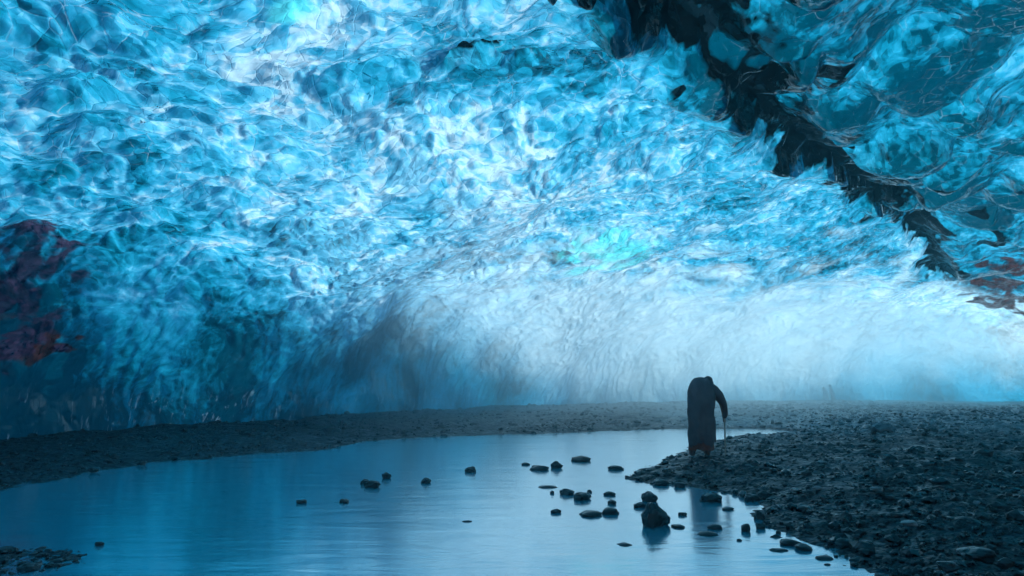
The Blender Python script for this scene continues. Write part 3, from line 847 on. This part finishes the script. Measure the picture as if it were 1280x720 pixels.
def build_walker():
    gx, gy, gz = at(880, 570, 0.11)
    hz, _ = ground_z(np.array([[gx, gy], [gx - 0.2, gy], [gx + 0.05, gy]]))
    gz = float(hz.max()) + 0.03
    gx, gy, _ = at(880, 570, gz)
    root = bpy.data.objects.new('person', None); COL.objects.link(root)
    root.location = (gx, gy, gz); root.rotation_euler = (0, 0, -math.atan2(gx, gy)); root.empty_display_size = 0.2
    tag(root, 'stooped person in a long dark coat walking away along the spit with a stick', 'person')
    # skeleton: pelvis, belly, chest, neck, legs and arms
    J = [(0, .03, .74), (0.0, .06, .90), (0.01, .13, 1.06), (0.04, .22, 1.17), (0.09, .29, 1.22),
         (-.11, .02, .68), (-.16, .07, .40), (-.20, -.03, .08), (-.21, .09, .035),
         (.10, .02, .68), (.10, .10, .40), (.055, .03, .08), (.06, .16, .035),
         (.15, .19, 1.17), (.235, .20, 1.12), (.345, .24, .90), (.375, .31, .70), (.375, .325, .645),
         (-.10, .19, 1.15), (-.155, .22, 1.10), (-.165, .27, .86), (-.08, .34, .74), (-.03, .36, .72)]
    E = [(0, 1), (1, 2), (2, 3), (3, 4), (0, 5), (5, 6), (6, 7), (7, 8), (0, 9), (9, 10), (10, 11), (11, 12),
         (3, 13), (13, 14), (14, 15), (15, 16), (16, 17), (3, 18), (18, 19), (19, 20), (20, 21), (21, 22)]
    rad = [.14, .13, .14, .11, .055, .085, .062, .042, .035, .085, .062, .042, .035, .07, .055, .043, .030, .032, .07, .055, .043, .030, .032]
    parts = [skin_body(J, E, rad)]
    hc = np.array([.122, .335, 1.266])
    hv, hf = ball(hc, .076, .098, .115, 24, 32, face_shape)
    hv = rot_about(hv, hc, 'X', R(-28)); hv = rot_about(hv, hc, 'Z', R(-14))
    parts.append((hv, hf))
    # right hand closed round the stick (stick axis at .385, .345), left hand hanging loosely closed
    sx, sy = .387, .352
    for k_, (dz, ln) in enumerate(((0.0, 1.0), (-.019, 1.08), (-.037, 1.02), (-.054, .85))):
        z0 = .645 + dz
        parts.append(tube([(.372, .335, z0 + .004), (.362, .362, z0), (sx - .006, sy + .024 * ln, z0 - .003), (sx + .018, sy + .014, z0 - .004), (sx + .019, sy - .004, z0 - .004)],
                          [.0095, .009, .0085, .008, .007], 8, 3))
    parts.append(tube([(.385, .322, .655), (.402, .336, .667), (.405, .356, .672), (.396, .368, .674)], [.011, .010, .009, .008], 8, 3))
    for k_, ln in enumerate((.85, 1.0, .95, .75)):
        z0 = .745 - .018 * k_
        parts.append(tube([(-.03, .36, z0), (.005, .372, z0 - .004), (.03 * ln, .36, z0 - .012), (.035 * ln, .34, z0 - .016)], [.0095, .009, .0085, .007], 8, 3))
    parts.append(tube([(-.05, .345, .745), (-.03, .335, .765), (-.008, .34, .770)], [.011, .010, .008], 8, 3))
    V, F = joined(parts)
    obj('body', np_mesh('body', V, F), M_SKIN, root)
    for sgn in (-1, 1):
        ev, ef = ball(hc + np.array([sgn * .028, .083, .012]), .011, .009, .009, 10, 12)
        ev = rot_about(ev, hc, 'X', R(-28)); ev = rot_about(ev, hc, 'Z', R(-14))
        obj('eye', np_mesh('eye', ev, ef), M_EYE, root)
    hv, hf = ball(hc + np.array([0, -.012, .03]), .082, .098, .098, 18, 26)
    keep = ~((hv[:, 1] > hc[1] + .045))
    hf = hf[keep[hf].all(1)]
    hv = rot_about(hv, hc, 'X', R(-28)); hv = rot_about(hv, hc, 'Z', R(-14))
    obj('hair', np_mesh('hair', hv, hf), M_HAIR, root)
    # long coat, pulled in by its own weight, hem with soft folds
    def fold(th, z):
        a = 0.085 * max(0.0, 1 - z / 1.1)
        return a * np.sin(7 * th + 2.0 * z) + 0.6 * a * np.sin(13 * th - 3 * z + 1.0) + 0.020 * np.sin(3 * th + 14 * z) + 0.016 * np.sin(5 * th - 19 * z) + 0.012 * np.sin(9 * th + 31 * z)
    cv, cf = loft([(.215, -.03, .02, .215, .18), (.30, -.028, .01, .222, .185), (.55, -.025, .0, .222, .185), (.78, -.028, .01, .222, .185),
                   (.95, -.018, .04, .235, .195), (1.06, -.008, .08, .237, .205), (1.16, -.006, .13, .225, .20), (1.25, -.012, .18, .195, .18),
                   (1.328, -.008, .215, .155, .14), (1.372, -.012, .235, .105, .09), (1.388, -.01, .24, .03, .03)], 56, fold)
    th_ = np.arctan2(cv[:, 1], cv[:, 0])
    cv[:, 2] += (0.030 * np.sin(3 * th_ + 0.7) + 0.016 * np.sin(11 * th_) + 0.010 * np.sin(23 * th_ + 1)) * np.clip(1 - (cv[:, 2] - 0.2) / 0.35, 0, 1)
    coat = obj('coat', np_mesh('coat', cv, cf), M_COAT, root)
    rv_, rf_ = loft([(.115, -.03, .02, .20, .165), (.25, -.03, .015, .195, .165), (.45, -.025, .01, .19, .16), (.6, -.02, .01, .18, .15)], 48, lambda th, z: 0.07 * np.sin(8 * th + 1.5) + 0.03 * np.sin(17 * th))
    rv_[:, 2] += 0.018 * np.sin(5 * np.arctan2(rv_[:, 1], rv_[:, 0])) * np.clip(1 - (rv_[:, 2] - 0.1) / 0.2, 0, 1)
    rb = obj('robe', np_mesh('robe', rv_, rf_), M_TROUSER, root)
    md = rb.modifiers.new('thick', 'SOLIDIFY'); md.thickness = 0.008
    md = coat.modifiers.new('thick', 'SOLIDIFY'); md.thickness = 0.012; md.offset = 1
    # sleeves
    rs = tube([(.10, .18, 1.20), (.20, .20, 1.16), (.295, .22, 1.06), (.375, .25, .92), (.400, .295, .76), (.39, .318, .68)], [.115, .108, .095, .064, .052, .046], 20, 7)
    obj('sleeve', np_mesh('sleeve', *rs), M_COAT, coat)
    lsv = tube([(-.11, .19, 1.17), (-.155, .22, 1.10), (-.165, .25, .98), (-.155, .28, .86), (-.10, .335, .77), (-.075, .345, .745)], [.09, .082, .072, .066, .056, .05], 18, 6)
    obj('sleeve', np_mesh('sleeve', *lsv), M_COAT, coat)
    # hood over the bowed head
    dv, df = ball(hc + np.array([-.002, -.03, .012]), .088, .112, .122, 22, 32)
    dv[:, 0] += 0.006 * np.sin(dv[:, 2] * 70)
    keep = ~((dv[:, 1] > hc[1] + .062))
    df = df[keep[df].all(1)]
    dv = rot_about(dv, hc, 'X', R(-28)); dv = rot_about(dv, hc, 'Z', R(-14))
    ho = obj('hood', np_mesh('hood', dv, df), M_HOOD, root)
    md = ho.modifiers.new('thick', 'SOLIDIFY'); md.thickness = 0.010; md.offset = 1
    # a bag hanging at the right hip under the coat edge
    for (a, b, c3) in (((-.11, .02, .62), (-.16, .07, .38), (-.20, -.03, .10)), ((.10, .02, .62), (.10, .10, .38), (.055, .03, .10))):
        obj('trouser_leg', np_mesh('trouser_leg', *tube([a, b, c3], [.105, .085, .07], 18, 8)), M_TROUSER, root)
    for (cx, cy_, yw) in ((-.20, -.02, .10), (.055, .04, -.08)):
        up = tube([(cx, cy_ - .01, .19), (cx, cy_ - .01, .06)], [.058, .055], 16, 5)
        ft = ball((cx, cy_ + .06, .042), .052, .135, .05, 14, 20)
        fv = ft[0].copy(); fv[:, 2] = np.maximum(fv[:, 2], 0.0)
        bv, bf = joined([up, (fv, ft[1])])
        obj('boot', np_mesh('boot', rot_about(bv, np.array([cx, cy_, 0]), 'Z', yw), bf), M_BOOT, root)
    # the stick is held, so it is a thing of its own
    st = tube([(sx, sy, .70), (sx - .002, sy + .004, .45), (sx - .004, sy + .010, .2), (sx - .006, sy + .015, -.05)], [.0165, .0145, .0135, .0115], 12, 8)
    so_ = obj('walking_stick', np_mesh('walking_stick', *st), M_WOOD)
    so_.location = root.location; so_.rotation_euler = root.rotation_euler
    tag(so_, 'pale wooden walking stick gripped in the stooped person\'s right hand', 'walking stick')


build_walker()

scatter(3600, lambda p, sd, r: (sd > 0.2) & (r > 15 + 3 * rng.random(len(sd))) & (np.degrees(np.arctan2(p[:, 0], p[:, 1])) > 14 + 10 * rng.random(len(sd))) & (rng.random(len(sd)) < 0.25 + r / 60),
        lambda g, r: float(np.clip(g.lognormal(-2.9, 0.5) * (0.6 + r / 30), 0.03, 0.28)), 'lit_pale_gravel', 'gravel on the far right shore, its brightness painted in as pale grey', M_PALE)  # far-shore brightness put into the pebble colour

# ------------------------------------------------------------------ light, air and render settings
w = bpy.data.worlds.new('World'); scene.world = w; w.use_nodes = True
nt = w.node_tree
bg = nt.nodes['Background']
sky = nt.nodes.new('ShaderNodeTexSky'); sky.sky_type = 'NISHITA'; sky.sun_disc = False
SUN_EL, SUN_AZ = R(45), R(49)                      # azimuth from +Y towards +X
sky.sun_elevation = SUN_EL; sky.sun_rotation = SUN_AZ
nt.links.new(sky.outputs[0], bg.inputs['Color']); bg.inputs['Strength'].default_value = 0.15
sl = bpy.data.lights.new('sun', 'SUN'); sl.energy = 3.0; sl.angle = R(0.5); sl.color = (1.0, 0.97, 0.92)
so = bpy.data.objects.new('sun', sl); COL.objects.link(so)
sd_ = Vector((math.sin(SUN_AZ) * math.cos(SUN_EL), math.cos(SUN_AZ) * math.cos(SUN_EL), math.sin(SUN_EL)))
so.rotation_euler = (-sd_).to_track_quat('-Z', 'Y').to_euler(); so.location = sd_ * 60

HAZE = 0.0035
if HAZE:
    hm = bpy.data.materials.new('cave_mist'); hm.use_nodes = True
    t = hm.node_tree; t.nodes.clear()
    ho = t.nodes.new('ShaderNodeOutputMaterial'); pv = t.nodes.new('ShaderNodeVolumePrincipled')
    pv.inputs['Color'].default_value = (0.50, 0.92, 1.0, 1); pv.inputs['Density'].default_value = HAZE
    pv.inputs['Anisotropy'].default_value = 0.6
    t.links.new(pv.outputs[0], ho.inputs['Volume'])
    x0, x1, y0, y1, z0, z1 = -75, 75, -75, 75, -2.0, 14.0
    hv = [(x, y, z) for z in (z0, z1) for x, y in ((x0, y0), (x1, y0), (x1, y1), (x0, y1))]
    hf = [(3, 2, 1, 0), (4, 5, 6, 7), (0, 1, 5, 4), (1, 2, 6, 5), (2, 3, 7, 6), (3, 0, 4, 7)]
    tag(obj('haze', np_mesh('haze', hv, hf, smooth=False), hm), 'thin pale mist hanging in the cave air', 'mist', kind='stuff')

def mist_volume(name, dens, colr):
    m = bpy.data.materials.new(name); m.use_nodes = True
    t = m.node_tree; t.nodes.clear()
    ho = t.nodes.new('ShaderNodeOutputMaterial'); pv = t.nodes.new('ShaderNodeVolumePrincipled')
    pv.inputs['Color'].default_value = colr; pv.inputs['Density'].default_value = dens
    pv.inputs['Anisotropy'].default_value = 0.9
    t.links.new(pv.outputs[0], ho.inputs['Volume'])
    return m


# low mist lying against the foot of the far wall
mv, mf = ball((0, 0, 0), 18.5, 7.2, 4.5, 28, 48)
mv = mv * (1 + 0.14 * fbm(mv * np.array([0.16, 0.3, 0.35]), 401, 3))[:, None]
mo = obj('mist_bank', np_mesh('mist_bank', mv, mf), mist_volume('low_mist', 0.07, (0.97, 1.0, 1.0, 1)))
mo.location = (7.5, 28.0, 1.6); mo.rotation_euler = (0, 0, R(24))
tag(mo, 'low white mist lying along the foot of the far ice wall', 'mist', kind='stuff')

scene.render.engine = 'CYCLES'
cy = scene.cycles
cy.use_denoising = True; cy.use_adaptive_sampling = True; cy.adaptive_threshold = 0.03; cy.adaptive_min_samples = 12
cy.max_bounces = 6; cy.diffuse_bounces = 3; cy.glossy_bounces = 2; cy.transmission_bounces = 3; cy.volume_bounces = 4
cy.transparent_max_bounces = 6
cy.caustics_reflective = False; cy.caustics_refractive = False
cy.sample_clamp_indirect = 4.0
vs = scene.view_settings
vs.view_transform = 'Standard'; vs.look = 'None'; vs.exposure = 0.52; vs.gamma = 1.0
vs.use_curve_mapping = False
